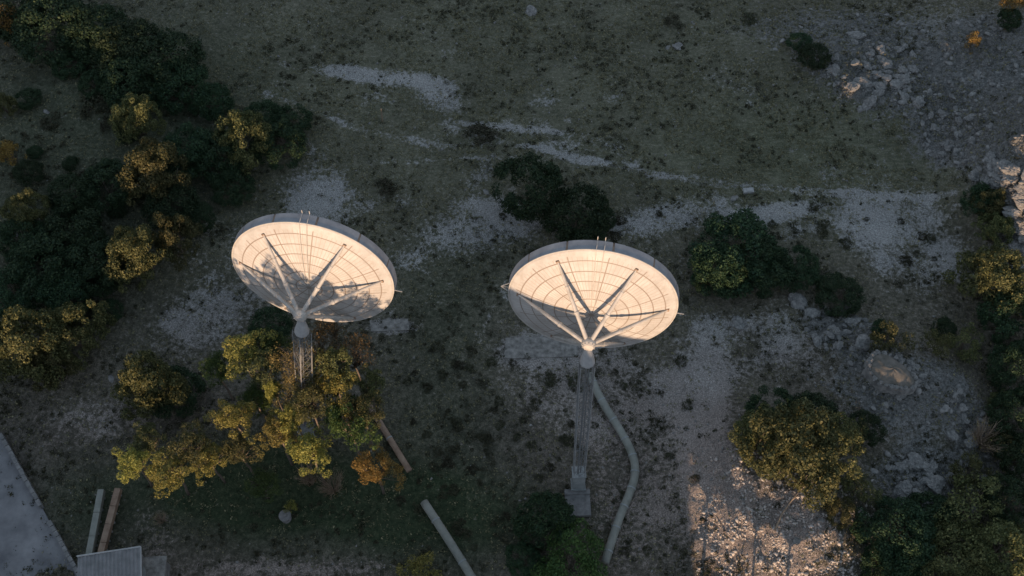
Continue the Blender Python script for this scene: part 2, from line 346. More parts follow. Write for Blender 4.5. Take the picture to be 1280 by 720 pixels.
# ------------------------------------------------------------------ foliage prototypes
def leaves(C, N, size, spread=.6):
    """diamond leaf sprays at points C facing roughly N"""
    n = len(C); d = N + rng.normal(size=(n, 3)) * spread; d /= np.linalg.norm(d, axis=1)[:, None]
    t = np.cross(d, rng.normal(size=(n, 3))); t /= np.linalg.norm(t, axis=1)[:, None]; b = np.cross(d, t)
    s = size * np.clip(rng.lognormal(0, .38, (n, 1)), .35, 2.2); w = s * rng.uniform(.45, .8, (n, 1))
    V = np.stack([C + t * s, C + b * w + d * s * .15, C - t * s, C - b * w - d * s * .15], 1).reshape(-1, 3)
    return V, np.arange(n * 4).reshape(n, 4)
def dirs(n, zmin=-1):
    out = rng.normal(size=(n * 4, 3)); out /= np.linalg.norm(out, axis=1)[:, None]; out = out[out[:, 2] > zmin][:n]
    return out
def crown(name, m, rx, rz, lumps, per, lr, size, zmin=-.35, shell=(.55, 1.0), spread=.7, lobes=3, lob=.25, fill=1.0):
    D = dirs(lumps, zmin); ph = rng.uniform(0, 6.28, 3)
    an = np.arctan2(D[:, 1], D[:, 0]); rr = rng.uniform(*shell, lumps) ** .6
    rr = rr * (1 + lob * np.sin(an * lobes + ph[0]) * .6 + lob * np.sin(an * 2 + ph[1]) * .5 + lob * .25 * np.sin(D[:, 2] * 4 + ph[2]))
    rr = np.where(rng.random(lumps) < .22, rr * .62, rr)
    LC = D * rr[:, None] * np.array([rx - lr * .5, rx - lr * .5, rz - lr * .4]); LR = lr * rng.uniform(.6, 1.25, lumps)
    Cs, Ns = [], []
    for c, r, d in zip(LC, LR, D):
        k = int(per * (r / lr) ** 2 * fill); q = dirs(k); q = q[(q @ d) > -.55]
        rad = r * rng.uniform(.7, 1.06, (len(q), 1)); Cs.append(c + q * rad * np.array([1, 1, .8])); Ns.append(q)
    V, Fq = leaves(np.concatenate(Cs), np.concatenate(Ns), size, spread)
    return new_mesh(name, V, Fq, m), LC
def stems(name, m, base_r, n, hgt, spread, tips=None, trunk_h=0.0):
    mb = MB()
    if trunk_h > 0:
        pts = [Vector((0, 0, -.25))]; dx, dy = random.uniform(-.3, .3), random.uniform(-.3, .3)
        for k in range(1, 6): pts.append(Vector((dx * k / 5 + random.uniform(-.06, .06), dy * k / 5 + random.uniform(-.06, .06), trunk_h * k / 5)))
        mb.tube(pts, [base_r * (1.25 - .11 * k) for k in range(6)], 8); o = pts[-1]
    else: o = Vector((0, 0, -.15))
    for k in range(n):
        if tips is not None: t = Vector(tips[random.randrange(len(tips))])
        else:
            a = random.uniform(0, 6.28); t = Vector((math.cos(a) * spread * random.uniform(.5, 1), math.sin(a) * spread * random.uniform(.5, 1), hgt * random.uniform(.6, 1)))
        m1 = o.lerp(t, .35) + Vector((random.uniform(-.15, .15) * spread, random.uniform(-.15, .15) * spread, .06 * hgt)); m2 = o.lerp(t, .7) + Vector((random.uniform(-.1, .1) * spread, random.uniform(-.1, .1) * spread, .05 * hgt))
        mb.tube([o, m1, m2, t], [base_r * .55, base_r * .38, base_r * .22, base_r * .07], 6)
        for j in range(2):
            q = m2 + Vector((random.uniform(-1, 1), random.uniform(-1, 1), random.uniform(.1, .8))) * spread * .35
            mb.tube([m1.lerp(m2, random.random()), q], [base_r * .2, base_r * .05], 5)
    return new_mesh(name, mb.v, mb.f, m, True)
P = {}
def proto(key, n, fn): P[key] = [fn(i) for i in range(n)]
# unit shrubs: horizontal radius 1, height 2*rz (centre at z=rz*.8)
def shrub(mk, lumps, per, lr, size, rz=.8, **kw):
    def f(i):
        c, LC = crown('foliage', M[mk], 1, rz, lumps, per, lr, size, **kw)
        c.transform(Matrix.Translation((0, 0, rz * .85)))
        t = [Vector(q) * .8 + Vector((0, 0, rz * .85)) for q in LC]
        return c, stems('stem', M['bark'], .06, 8, rz, .7, t)
    return f
proto('dark', 6, shrub('dark_leaf', 92, 260, .2, .023, shell=(.8, 1.0), spread=.5, lob=.06))
proto('dense', 5, shrub('mid_leaf', 105, 230, .17, .022, shell=(.6, 1.0), spread=.6, lob=.24))
proto('green', 2, shrub('green_leaf', 60, 260, .23, .025, shell=(.7, 1.0)))
proto('loose', 3, shrub('mid_leaf', 40, 150, .24, .03, lob=.4))
proto('yellow', 2, shrub('yellow_leaf', 40, 150, .24, .03, lob=.4))
proto('orange', 2, shrub('orange_leaf', 30, 130, .26, .034, lob=.4))
proto('low', 4, shrub('scrub', 22, 60, .3, .06, rz=.5))
def bare(i):
    a, _ = crown('foliage', M['brown_leaf'], 1, .7, 24, 9, .3, .03)
    a.transform(Matrix.Translation((0, 0, .6))); return a, stems('stem', M['twig'], .035, 60, 1.3, .95)
proto('bare', 2, bare)
# trees in metres: crown radius ~2, crown centre at 0 of its own mesh
def treeproto(mk, lumps=84, per=150, lr=.36, size=.046, rz=1.35, lob=.36, hc=7.0):
    def f(i):
        c, LC = crown('crown', M[mk], 2.0, rz, lumps, per, lr, size, zmin=-.6, shell=(.3, 1.0), lob=lob)
        c.transform(Matrix.Translation((0, 0, hc)))
        tips = [Vector(q) * .92 + Vector((0, 0, hc)) for q in LC]
        return c, stems('trunk', M['bark'], .10, 26, 3, 1.4, tips, hc - rz * 1.1)
    return f
proto('t_yellow', 3, treeproto('yellow_leaf')); proto('t_olive', 3, treeproto('mid_leaf')); proto('t_green', 2, treeproto('green_leaf', 90, 150))
proto('t_orange', 1, treeproto('orange_leaf')); proto('t_brown', 2, treeproto('brown_leaf', 70, 60, .42, .042, 1.6))
SIDE = {}
def plant(name, key, loc, sx, sz, label, cat, group=None, rz=None, sy=None, part=('foliage', 'stem'), k=None):
    c, s = P[key][random.randrange(len(P[key])) if k is None else k]
    e = empty(name, loc, random.uniform(0, 6.28) if rz is None else rz); e.scale = (sx, sy or sx * random.uniform(.88, 1.1), sz)
    link(part[0], c, e); link(part[1], s, e); tag(e, label, cat, group); return e
def bush(px, py, rpx, key, label, hr=.85, cat='shrub', group=None, name='shrub', **kw):
    """a shrub whose middle the photograph shows at px, py with half-width rpx"""
    g = at(px, py); dist = (Vector((0, 0, CAM_H)) - g).length; r = rpx / FPX * dist
    g = at(px, py, r * hr * .8); g.z -= .1
    return plant(name, key, g, r, r * hr / .8, label, cat, group, **kw)
def tree(px, py, rpx, zc, key, label, rz=None, group='trees in front of the left dish', k=None):
    """a tree whose crown centre (height zc) shows at px, py"""
    g = at(px, py, zc); dist = (Vector((0, 0, CAM_H - zc)) - Vector((g.x, g.y, 0))).length; r = rpx / FPX * dist
    e = plant('tree', key, g, r / 2, zc / 7.0, label, 'tree', group, part=('crown', 'trunk'), k=k); e.location.z -= .05
    return e

# ------------------------------------------------------------------ antennas
def antenna(c_cam, b_cam, foot, label, base_label, brackets, sa4):
    C = cam2w(c_cam); b = (cam2w(b_cam) - Vector((0, 0, CAM_H))).normalized()
    ex = Vector((0, 0, 1)).cross(b).normalized()       # picture left/right
    ex = ex if ex.x > 0 else -ex
    ez = ex.cross(b); ez = ez if ez.z > 0 else -ez
    foot = Vector((foot.x, foot.y, tz(foot.x, foot.y)))
    root = empty('dish_antenna', foot); tag(root, label, 'dish antenna', 'dish antennas')
    inv = -foot
    # local frame of the dish: x right, y up, z towards the hub
    zc = b; xc = ex; yc = zc.cross(xc)
    Mx = Matrix((xc, yc, zc)).transposed().to_4x4(); Mx.translation = C + inv
    def place(o): o.matrix_local = Mx; return o
    RR, DEP, HUB = 5.0, 1.0, 3.0
    def zs(r): return DEP * (1 - (r / RR) ** 2)
    # reflector: a bowed sheet with thickness
    na, nr = 144, 30; V = [(0, 0, zs(0))]; F = []
    for i in range(1, nr + 1):
        r = RR * i / nr
        for k in range(na):
            a = 2 * math.pi * k / na; V.append((r * math.cos(a), r * math.sin(a), zs(r)))
    def vi(i, k): return 1 + (i - 1) * na + k % na
    F += [(0, vi(1, k), vi(1, k + 1)) for k in range(na)]
    F += [(vi(i, k), vi(i + 1, k), vi(i + 1, k + 1), vi(i, k + 1)) for i in range(1, nr) for k in range(na)]
    n0 = len(V); V += [(x, y, z - .05) for x, y, z in V]; F += [tuple(n0 + q for q in reversed(f)) for f in list(F)]
    F += [(vi(nr, k), n0 + vi(nr, k), n0 + vi(nr, k + 1), vi(nr, k + 1)) for k in range(na)]
    refl = place(link('reflector', new_mesh('reflector', V, F, M['reflector'], True), root))
    refl.data.polygons.foreach_set('use_smooth', [len(p.vertices) == 4 and abs(p.normal.z) > .3 or len(p.vertices) == 3 for p in refl.data.polygons])
    # bright lip and the deep band round the rim, in twelve plates with dark joints
    lip = MB(); lip.tube([(5.0 * math.cos(t), 5.0 * math.sin(t), .0) for t in [2 * math.pi * k / 144 for k in range(145)]], .045, 8, False)
    place(lip.build('rim_lip', M['white_paint'], root, True))
    BD = .62
    for s in range(12):
        a0 = 2 * math.pi * (s + .5) / 12 + .10 + .012; a1 = a0 + 2 * math.pi / 12 - .024; mb = MB(); n = 12; vs = []
        for k in range(n + 1):
            a = a0 + (a1 - a0) * k / n
            for rr, zz in ((5.03, -.03), (5.07, -BD), (4.99, -BD), (4.95, -.07)): vs.append((rr * math.cos(a), rr * math.sin(a), zz))
        fs = [(4 * k + j, 4 * k + (j + 1) % 4, 4 * k + 4 + (j + 1) % 4, 4 * k + 4 + j) for k in range(n) for j in range(4)] + [(3, 2, 1, 0), (4 * n, 4 * n + 1, 4 * n + 2, 4 * n + 3)]
        mb.add(vs, fs); place(mb.build('rim_plate', M['band_paint'], root))
    j = MB(); j.tube([(4.96 * math.cos(t), 4.96 * math.sin(t), -.3) for t in [2 * math.pi * k / 96 for k in range(97)]], [.07] * 97, 6, False)
    for k in range(12):
        a = 2 * math.pi * (k + .5) / 12 + .10; rot = Matrix.Rotation(a, 3, 'Z')
        j.box(rot @ Vector((4.985, 0, -.33)), (.1, .16, .56), rot)
    place(j.build('backing_ring', M['rust'], root))
    # far side ribs
    rb = MB()
    for k in range(12):
        a = 2 * math.pi * k / 12 + .1; ca, sa = math.cos(a), math.sin(a)
        rb.tube([(q * ca, q * sa, zs(q) - .12) for q in (.3, 1.5, 3, 4, 4.9)], .05, 6)
        rb.tube([(.3 * ca, .3 * sa, -.3), (4.9 * ca, 4.9 * sa, -.55)], .04, 6)
    rb.tube([(0, 0, .9), (0, 0, -.4)], .25, 12); place(rb.build('rear_ribs', M['galv'], root))
    # struts: ring of six from the hub
    for k, a in enumerate([R(q) for q in sa4] + [R(240), R(300)]):
        rr = 4.42; P0 = Vector((rr * math.cos(a), rr * math.sin(a), zs(rr) + .02)); P1 = Vector((.22 * math.cos(a), .22 * math.sin(a), HUB - .05))
        mb = MB(); mb.tube([P0, P0.lerp(P1, .12), P0.lerp(P1, .55), P1], [.05, .085, .12, .13], 12)
        mb.tube([P0.lerp(P1, .62), P0.lerp(P1, .65)], .16, 12); mb.tube([P0.lerp(P1, .30), P0.lerp(P1, .315)], .125, 12)
        place(mb.build('strut', M['white_paint'], root, False))
        ft = MB(); ft.box(P0, (.2, .2, .08), Matrix.Rotation(a, 3, 'Z')); place(ft.build('strut_foot', M['rust'], root))
    # hub: a shallow faceted cap with flange and bolts
    hb = MB(); n = 10; rs = [(.0, .34), (.3, .30), (.42, .12), (.44, -.02), (.34, -.2), (.2, -.35), (0, -.38)]
    vs = [(r * math.cos(2 * math.pi * k / n), r * math.sin(2 * math.pi * k / n), HUB + z) for r, z in rs for k in range(n)]
    hb.add(vs, [(i * n + k, (i + 1) * n + k, (i + 1) * n + (k + 1) % n, i * n + (k + 1) % n) for i in range(len(rs) - 1) for k in range(n)])
    for k in range(n):
        a = 2 * math.pi * (k + .5) / n; hb.box((.36 * math.cos(a), .36 * math.sin(a), HUB + .2), (.06, .06, .1))
    place(hb.build('hub', M['white_paint'], root))
    # brackets on the sides of the rim
    for a in brackets:
        mb = MB(); ca, sa = math.cos(a), math.sin(a); o = Vector((5.5 * ca, 5.5 * sa, -.15))
        for s in (-.4, .35): mb.tube([Vector((5.0 * math.cos(a + s * .12), 5.0 * math.sin(a + s * .12), -.15 + s * .4)), o], .035, 6)
        mb.tube([Vector((5.0 * ca, 5.0 * sa, -.15)), o], .025, 6)
        place(mb.build('side_bracket', M['lattice'], root))
    # service rails that run from the crown of the rim to the middle
    for dx in (-.12, .32):
        mb = MB(); pts = [(dx * (.35 + .65 * q / 5) - .02, q, zs(q) + .05) for q in np.linspace(.5, 5, 12)] + [(dx, 5.12, -.25), (dx, 5.14, -.62), (dx, 5.42, -.62)]
        mb.tube(pts, .022, 6); place(mb.build('service_rail', M['white_paint'], root))
    # feed cone under the hub, then the lattice mast
    H = C + b * HUB + inv; H0 = H + Vector((0, 0, -.35)); ax = (-H0).normalized() * -1
    top = H0; down = (Vector((0, 0, .4)) - H0).normalized(); L = (H0 - Vector((0, 0, .4))).length
    fr = down.to_track_quat('-Z', 'Y').to_matrix()
    def P_(x, y, s): return H0 + down * s + fr @ Vector((x, y, 0))
    cn = MB(); cn.tube([P_(0, 0, -.12), P_(0, 0, .1), P_(0, 0, 1.45), P_(0, 0, 1.6)], [.13, .17, .47, .44], 12); cn.build('feed_cone', M['pale_concrete'], root)
    w0, w1 = .42, .36; s0, s1 = 1.55, L - 1.6
    def corner(i, s):
        w = w0 + (w1 - w0) * (s - s0) / (s1 - s0); return P_((-w, w, w, -w)[i], (-w, -w, w, w)[i], s)
    for i in range(4):
        mb = MB(); mb.tube([corner(i, s0), corner(i, s1)], .032, 6); mb.build('mast_leg', M['lattice'], root)
    br = MB(); nb = 14
    for k in range(nb):
        a, c = s0 + (s1 - s0) * k / nb, s0 + (s1 - s0) * (k + 1) / nb
        for i in range(4):
            jn = (i + 1) % 4; br.tube([corner(i, a), corner(jn, a)], .014, 5)
            br.tube([corner(i, a), corner(jn, c)], .013, 5); br.tube([corner(jn, a), corner(i, c)], .013, 5)
    br.build('mast_bracing', M['dim_steel'], root)
    cb = MB(); cb.tube([P_(.05, .1, 1.5), P_(.08, .1, L - 1.2)], .06, 8); cb.tube([P_(-.12, .05, 1.5), P_(-.1, .05, L - 1.2)], .035, 8); cb.build('feed_cable', M['dim_steel'], root)
    bx = MB(); c0 = P_(0, 0, L - 1.15); bx.box(c0, (.84, .8, 1.5), fr); bx.box(P_(0, 0, L - 1.95), (.94, .9, .07), fr); bx.box(P_(0, 0, L - .33), (.98, .94, .12), fr)
    e = bx.build('equipment_box', M['galv'], root)
    dr = MB(); dr.box(P_(0, -.42, L - 1.15), (.55, .03, 1.1), fr); dr.build('door', M['pipe'], e)
    return root, foot, C, b
RC, RB = (4.77610354, -.78509444, -66.38706794), (-.11636748, -.8093683, .5756575)
LC_, LB = (-12.13586498, .81344965, -68.35470838), (-.15074555, -.80364137, .57570507)
fR = at(722, 611); fL = at(384, 548)
right, fR, CR, bR = antenna(RC, RB, fR, 'right-hand white dish antenna on a bare lattice mast above a concrete block', '', (R(176), R(-6)), (60, 120, 177, 3))
left, fL, CL, bL = antenna(LC_, LB, fL, 'left-hand white dish antenna whose mast disappears among yellowing trees', '', (R(-8),), (57, 123, 173, 8))
print('CENTRES', CR, CL, 'feet', fR, fL, 'b', bR)

def block(px, py, sx, sy, sz, rz, label, name='concrete_block', m='concrete', sink=.15, cat='concrete block'):
    g = at(px, py); e = empty(name, g, rz); mb = MB(); mb.box((0, 0, sz / 2 - sink), (sx, sy, sz + sink)); mb.build('block', M[m], e)
    ca = MB(); ca.box((0, sy * .36, sz - sink / 2 + .05), (sx * 1.03, sy * .16, .1)); ca.build('lip', M['concrete'], e); tag(e, label, cat); return e
block(722, 630, 1.7, 1.9, .45, R(2), 'square concrete foundation block just below the mast of the right-hand dish')

# ------------------------------------------------------------------ concrete pads behind the masts (flush with the ground)
def pad(name, pts, m, up=.05, kind='structure', label=None, cat=None):
    """a paved sheet following the ground between picture corners"""
    c = [at(*p) for p in pts]; n = 26; V = []; 
    for i in range(n):
        for k in range(n):
            u, v = i / (n - 1), k / (n - 1); p = (c[0] * (1 - u) + c[1] * u) * (1 - v) + (c[3] * (1 - u) + c[2] * u) * v
            V.append([p.x, p.y, tz(p.x, p.y)])
    V = np.array(V); A = np.c_[V[:, :2], np.ones(len(V))]; co = np.linalg.lstsq(A, V[:, 2], rcond=None)[0]; V[:, 2] = A @ co + up + .08
    top = V.copy(); bot = V.copy(); bot[:, 2] -= .5; F = []
    for i in range(n - 1):
        for k in range(n - 1): F.append((i * n + k, (i + 1) * n + k, (i + 1) * n + k + 1, i * n + k + 1))
    rim = [k for k in range(n)] + [i * n + n - 1 for i in range(1, n)] + [(n - 1) * n + k for k in range(n - 2, -1, -1)] + [i * n for i in range(n - 2, 0, -1)]
    nb = len(V); VV = np.concatenate([top, bot[rim]])
    F += [(rim[q], nb + q, nb + (q + 1) % len(rim), rim[(q + 1) % len(rim)]) for q in range(len(rim))]
    o = link(name, new_mesh(name, VV, F, M[m]))
    tag(o, label, cat, kind=kind); return o
M['slab'] = weathered('stained_slab', (.1, .095, .085), (.34, .32, .29), 2.6, .95, 1.0)
M['tarmac'] = weathered('worn_tarmac', (.11, .11, .115), (.27, .265, .265), .45, .9, .6)
pad('pavement', [(632, 423), (722, 421), (722, 446), (630, 449)], 'slab', .0)
pad('pavement', [(462, 401), (510, 399), (512, 413), (464, 415)], 'slab', .0)
pad('road', [(-260, 545), (6, 545), (104, 732), (-200, 760)], 'tarmac', .03)

# ------------------------------------------------------------------ pipes
def pipe(px, r, label, m='pipe', lift=.25, open_end=False):
    P3 = []
    for a, b in zip(px[:-1], px[1:]):
        for t in np.linspace(0, 1, 7)[:-1]: P3.append(at(a[0] + (b[0] - a[0]) * t, a[1] + (b[1] - a[1]) * t, lift))
    P3.append(at(px[-1][0], px[-1][1], lift))
    Q = np.array([[p.x, p.y, p.z] for p in P3]); 
    for _ in range(4): Q[1:-1] = Q[1:-1] * .5 + (Q[:-2] + Q[2:]) * .25
    Q[:, 2] += lift + r * .3; c = Vector(Q[0]); root = empty('pipe', c); mb = MB(); mb.tube([Vector(q) - c for q in Q], r, 16); mb.build('casing', M[m], root, True)
    for i in range(3, len(Q) - 2, 6):
        d = (Vector(Q[i + 1]) - Vector(Q[i])).normalized() * .05; f = MB(); f.tube([Vector(Q[i]) - c - d, Vector(Q[i]) - c + d], r * 1.1, 16); f.build('collar', M['galv'], root)
        s = MB(); s.box(Vector(Q[i]) - c - Vector((0, 0, lift)), (r * 1.9, .16, lift * 2 + r)); s.build('support', M['concrete'], root)
    if open_end:
        d = (Vector(Q[0]) - Vector(Q[1])).normalized(); s = MB(); s.tube([Vector((0, 0, 0)) + d * .01, d * .02], r * .86, 16); s.build('shade_disc', M['dark'], root)  # dark disc painted on the capped end for the shade inside
    tag(root, label, 'pipe', 'pipes running down to the buildings'); return root
pipe([(737, 468), (746, 490), (758, 512), (775, 538), (787, 560), (794, 580), (793, 600), (785, 622), (775, 645), (765, 675), (756, 704)], .29, 'long bent grey pipe curving down beside the mast of the right-hand dish')
pipe([(462, 508), (512, 589)], .22, 'thin brownish straight pipe coming out from under the yellowing trees', 'rust', .1)
pipe([(530, 628), (560, 674), (596, 732)], .29, 'straight pale grey pipe with an open dark end at lower centre', 'pipe', .2, True)

# ------------------------------------------------------------------ ducts, wall, shed at lower left
def duct(px0, px1, w, h, label, m):
    a, b = at(*px0), at(*px1); d = b - a; L = math.hypot(d.x, d.y); rz = math.atan2(d.y, d.x); pit = math.atan2(d.z, L)
    root = empty('cable_duct', a, rz); rot = Matrix.Rotation(-pit, 3, 'Y'); n = 4
    for k in range(n):
        mb = MB(); mb.box(rot @ Vector((L * (k + .5) / n, 0, h)), (L / n - .03, w, h * .9), rot); mb.build('cover', M[m], root)
    for k in range(8):
        mb = MB(); mb.box(rot @ Vector((L * (k + .5) / 8, 0, h * .25)), (.12, w * .8, h * 1.1), rot); mb.build('support', M['galv'], root)
    tag(root, label, 'cable duct', 'long ducts leading up from the shed'); return root
duct((130, 616), (108, 735), .42, .5, 'long grey covered duct, the left one of the pair above the shed', 'pipe')
duct((151, 614), (127, 705), .42, .5, 'long rusty-pink covered duct, the right one of the pair above the shed', 'rust')
def low_wall():
    a, b = at(4, 546), at(108, 732); d = b - a; L = math.hypot(d.x, d.y); rz = math.atan2(d.y, d.x); root = empty('low_wall', a, rz)
    for nm, t0, t1 in (('wall_section', 0, .50), ('wall_section', .60, 1)):
        mb = MB(); n = 12
        for k in range(n):
            u = t0 + (t1 - t0) * (k + .5) / n; p = a.lerp(b, u); mb.box((L * u, 0, tz(p.x, p.y) - a.z + .2), (L * (t1 - t0) / n + .004 * (k % 2), .2, .7 + .01 * (k % 3)))
        mb.build(nm, M['concrete'], root)
        mb = MB()
        for k in range(n):
            u = t0 + (t1 - t0) * (k + .5) / n; p = a.lerp(b, u); mb.box((L * u, random.uniform(-.02, .02), tz(p.x, p.y) - a.z + .6 + random.uniform(-.02, .03)), (L * (t1 - t0) / n - .05, .26, .09), Matrix.Rotation(random.uniform(-.03, .03), 3, 'Z'))
        mb.build('coping', M['concrete'], root)
    tag(root, 'low concrete wall with a gap, edging the paved yard at lower left', 'wall')
low_wall()
def shed():
    M['sheet'] = weathered('grey_roof_sheet', (.14, .14, .14), (.27, .265, .26), 1.4, .6, .2, .4, False)
    g = at(152, 725); root = empty('shed', g, R(9)); tag(root, 'small shed with a ribbed grey sheet roof at the lower left edge', 'shed')
    w = MB(); w.box((0, -1.2, 1.1), (3.7, 4.2, 2.2)); w.build('wall', M['concrete'], root)
    V = []; F = []; n = 80; rot = R(-4)
    for k in range(n + 1):
        x = -2.0 + 4.0 * k / n; zz = .035 * math.cos(k * 2 * math.pi / 5) + .12 * (x / 4)
        for y, e in ((-3.6, .0), (1.05, .35)): V += [(x, y, 2.42 + zz + e), (x, y, 2.36 + zz + e)]
    for k in range(n):
        a = 4 * k; F += [(a, a + 4, a + 6, a + 2), (a + 1, a + 3, a + 7, a + 5), (a, a + 1, a + 5, a + 4), (a + 2, a + 6, a + 7, a + 3)]
    F += [(0, 2, 3, 1), (4 * n, 4 * n + 1, 4 * n + 3, 4 * n + 2)]
    link('roof', new_mesh('roof', V, F, M['sheet']), root)
    t = MB(); t.box((0, 1.1, 2.79), (4.08, .09, .1)); t.box((2.04, -1.2, 2.62), (.08, 4.6, .1), Matrix.Rotation(.075, 3, 'X')); t.build('edge_trim', M['pale_concrete'], root)
    o = at(196, 722); r2 = empty('lean_to', o, R(3)); tag(r2, 'low lean-to with a flat dark roof and pale panel beside the ribbed shed', 'lean-to')
    a = MB(); a.box((0, -.6, .75), (1.7, 2.7, 1.5)); a.build('wall', M['concrete'], r2)
    a = MB(); a.box((0, -.55, 1.56), (2.0, 3.0, .1)); a.build('roof', M['slab'], r2)
    a = MB(); a.add([(-.95, -1.9, 1.63), (-.25, -1.9, 1.63), (-.25, .0, 1.63), (-.6, .55, 1.63), (-.95, .75, 1.63), (-.95, -1.9, 1.67), (-.25, -1.9, 1.67), (-.25, .0, 1.67), (-.6, .55, 1.67), (-.95, .75, 1.67)], [(5, 6, 7, 8, 9), (4, 3, 2, 1, 0)] + [(i, (i + 1) % 5, 5 + (i + 1) % 5, 5 + i) for i in range(5)]); a.build('roof_panel', M['galv'], r2)
shed()
# little round well head and white marker block
g = at(358, 648); wl = empty('well_head', g); tag(wl, 'small round pale concrete well head on the dark lawn under the trees', 'well')
mb = MB(); mb.tube([(0, 0, -.2), (0, 0, .55)], .36, 20); mb.build('ring', M['concrete'], wl)
mb = MB(); mb.tube([(0, 0, .55), (0, 0, .63)], .42, 20); mb.tube([(0, 0, .63), (0, 0, .7)], .12, 12); mb.build('lid', M['concrete'], wl)
g = at(935, 240); mb = MB(); mb.box((0, 0, .12), (.85, .45, .35), Matrix.Rotation(.1, 3, 'Z')); mb.box((.1, .02, .31), (.5, .3, .05), Matrix.Rotation(.1, 3, 'Z')); o = mb.build('stone_slab', M['pale_concrete'], None, loc=g)
tag(o, 'small whitish slab lying alone above the pale soil patch, upper right', 'slab')
g = at(478, 152); mb = MB(); mb.tube([(0, 0, -.2), (.06, .02, 1.6)], .05, 8); mb.tube([(.06, .02, 1.6), (.06, .02, 1.66)], .07, 8); o = mb.build('post', M['twig'], None, loc=g)
tag(o, 'thin wooden post standing alone in the upper meadow', 'post')
# dead curved branch on the sunlit gravel
pts = [at(968, 664), at(976, 645), at(988, 628), at(1002, 612), at(1014, 606)]; o0 = pts[0]; mb = MB()
Q = [p - o0 + Vector((0, 0, .15 + .12 * i)) for i, p in enumerate(pts)]; mb.tube(Q, [.07, .06, .05, .04, .025], 8); mb.tube([Q[2], Q[2] + Vector((.5, .3, .25))], [.035, .015], 6)
tag(mb.build('dead_branch', M['twig'], None, True, o0), 'curved bleached dead branch on the sunlit gravel below the big lit shrub', 'branch')

# ------------------------------------------------------------------ rocks
def rock_mesh(i, sub=3):
    import bmesh
    bm = bmesh.new(); bmesh.ops.create_icosphere(bm, subdivisions=sub, radius=1); rr = np.random.default_rng(i + 50)
    pl = [(Vector(d).normalized(), rr.uniform(.55, .9)) for d in rr.normal(size=(11, 3))]
    for v in bm.verts:
        p = v.co.copy()
        for d, h in pl:
            q = p.dot(d)
            if q > h: p -= d * (q - h) * .92
        n_ = fbm(p.x * 2.3 + i * 7, p.y * 2.3 + p.z * 3.1, 90, 3) - .5; n2 = abs(fbm(p.x * 5 + i * 3, p.y * 5 - p.z * 6, 95, 2) - .5)
        v.co = p * (1 + float(n_) * .6 - float(n2) * .55)
    me = bpy.data.meshes.new('rock'); bm.to_mesh(me); bm.free(); me.materials.append(M['rock']); return me
RK = [rock_mesh(i, 4) for i in range(7)]
RKL = []
for i in range(4):
    m_ = rock_mesh(i + 20, 2); v_ = np.empty(len(m_.vertices) * 3); m_.vertices.foreach_get('co', v_); RKL.append((v_.reshape(-1, 3), np.array([p.vertices[:] for p in m_.polygons])))
def rock(px, py, r, label, group=None, flatn=.6, rz=None, ax=1.0, name='rock'):
    g = at(px, py); o = link(name, RK[random.randrange(7)], None, g + Vector((0, 0, r * flatn * .25)))
    o.scale = (r * ax, r, r * flatn); o.rotation_euler = (random.uniform(-.3, .3), random.uniform(-.3, .3), random.uniform(0, 6.28) if rz is None else rz)
    return tag(o, label, 'rock', group)
for (px, py, r, lab) in [
    (921, 405, .62, 'pale rounded boulder alone on the bare soil right of the right-hand dish'),
    (995, 377, .8, 'large pale flat-topped boulder below the long dark shrub'),
    (1012, 392, .55, 'medium grey boulder just right of the large flat-topped one'),
    (1145, 578, .75, 'big cracked grey boulder at the top of the lower right rock pile'),
    (1130, 612, .75, 'broadest grey boulder in the lower right rock pile'),
    (1168, 605, .8, 'grey boulder on the right side of the lower right rock pile'),
    (1065, 403, .6, 'grey boulder at the top of the rubble slope left of the stone bunker'),
    (1078, 430, .7, 'grey boulder midway down the rubble left of the stone bunker'),
    (1232, 600, .4, 'small sunlit white boulder among shrubs near the right edge'),
    (1203, 510, .35, 'small sunlit stone on the dark slope right of the bunker'),
    (1212, 553, .55, 'tall sunlit stone beside the bare tan shrub'),
    (1038, 638, .5, 'sunlit stone at the edge of the bright gravel'),
    (1095, 447, .35, 'reddish stone just above the stone bunker'),
    (663, 14, .6, 'isolated pale rock in the meadow at the top centre'),
    (846, 58, .5, 'isolated grey rock in the meadow at the top right')]:
    rock(px, py, r, lab, ax=random.uniform(1, 1.35))
def cluster(px, py, sx, sy, rot, n, r0, r1, label, group, flatn=.65):
    k = 0; c, s = math.cos(R(rot)), math.sin(R(rot))
    while k < n:
        u, v = random.gauss(0, .5), random.gauss(0, .5)
        if u * u + v * v > 1.1: continue
        x, y = px + (u * c - v * s) * sx * 1.0, py + (u * s * sx + v * c * sy)
        rock(x, y, random.uniform(0, 1) ** 2 * (r1 - r0) + r0, label, group, flatn, ax=random.uniform(1, 1.7)); k += 1
cluster(1100, 88, 75, 45, 10, 70, .16, .6, 'weathered grey rock of the large outcrop at the upper right', 'rocks of the upper right outcrop')
cluster(1195, 172, 45, 38, 30, 32, .15, .5, 'shaded grey rock on the shoulder above the sunlit rocks', 'rocks of the shoulder')
cluster(1252, 222, 36, 20, 15, 45, .25, .8, 'sunlit pale rock of the bright outcrop at the right edge', 'sunlit rocks at the right edge')
cluster(1272, 285, 16, 60, 0, 24, .3, .8, 'sunlit pale rock beside the tall shrub at the right edge', 'sunlit rocks beside the tall shrub')
cluster(1055, 415, 50, 40, 25, 30, .14, .45, 'grey rubble stone on the slope left of the stone bunker', 'rubble left of the bunker')
cluster(1130, 480, 60, 38, 25, 30, .14, .42, 'grey rubble stone around the foot of the stone bunker', 'rubble round the bunker')
cluster(1148, 604, 42, 38, 0, 22, .2, .55, 'grey stone packed in the lower right rock pile', 'stones of the lower right rock pile')
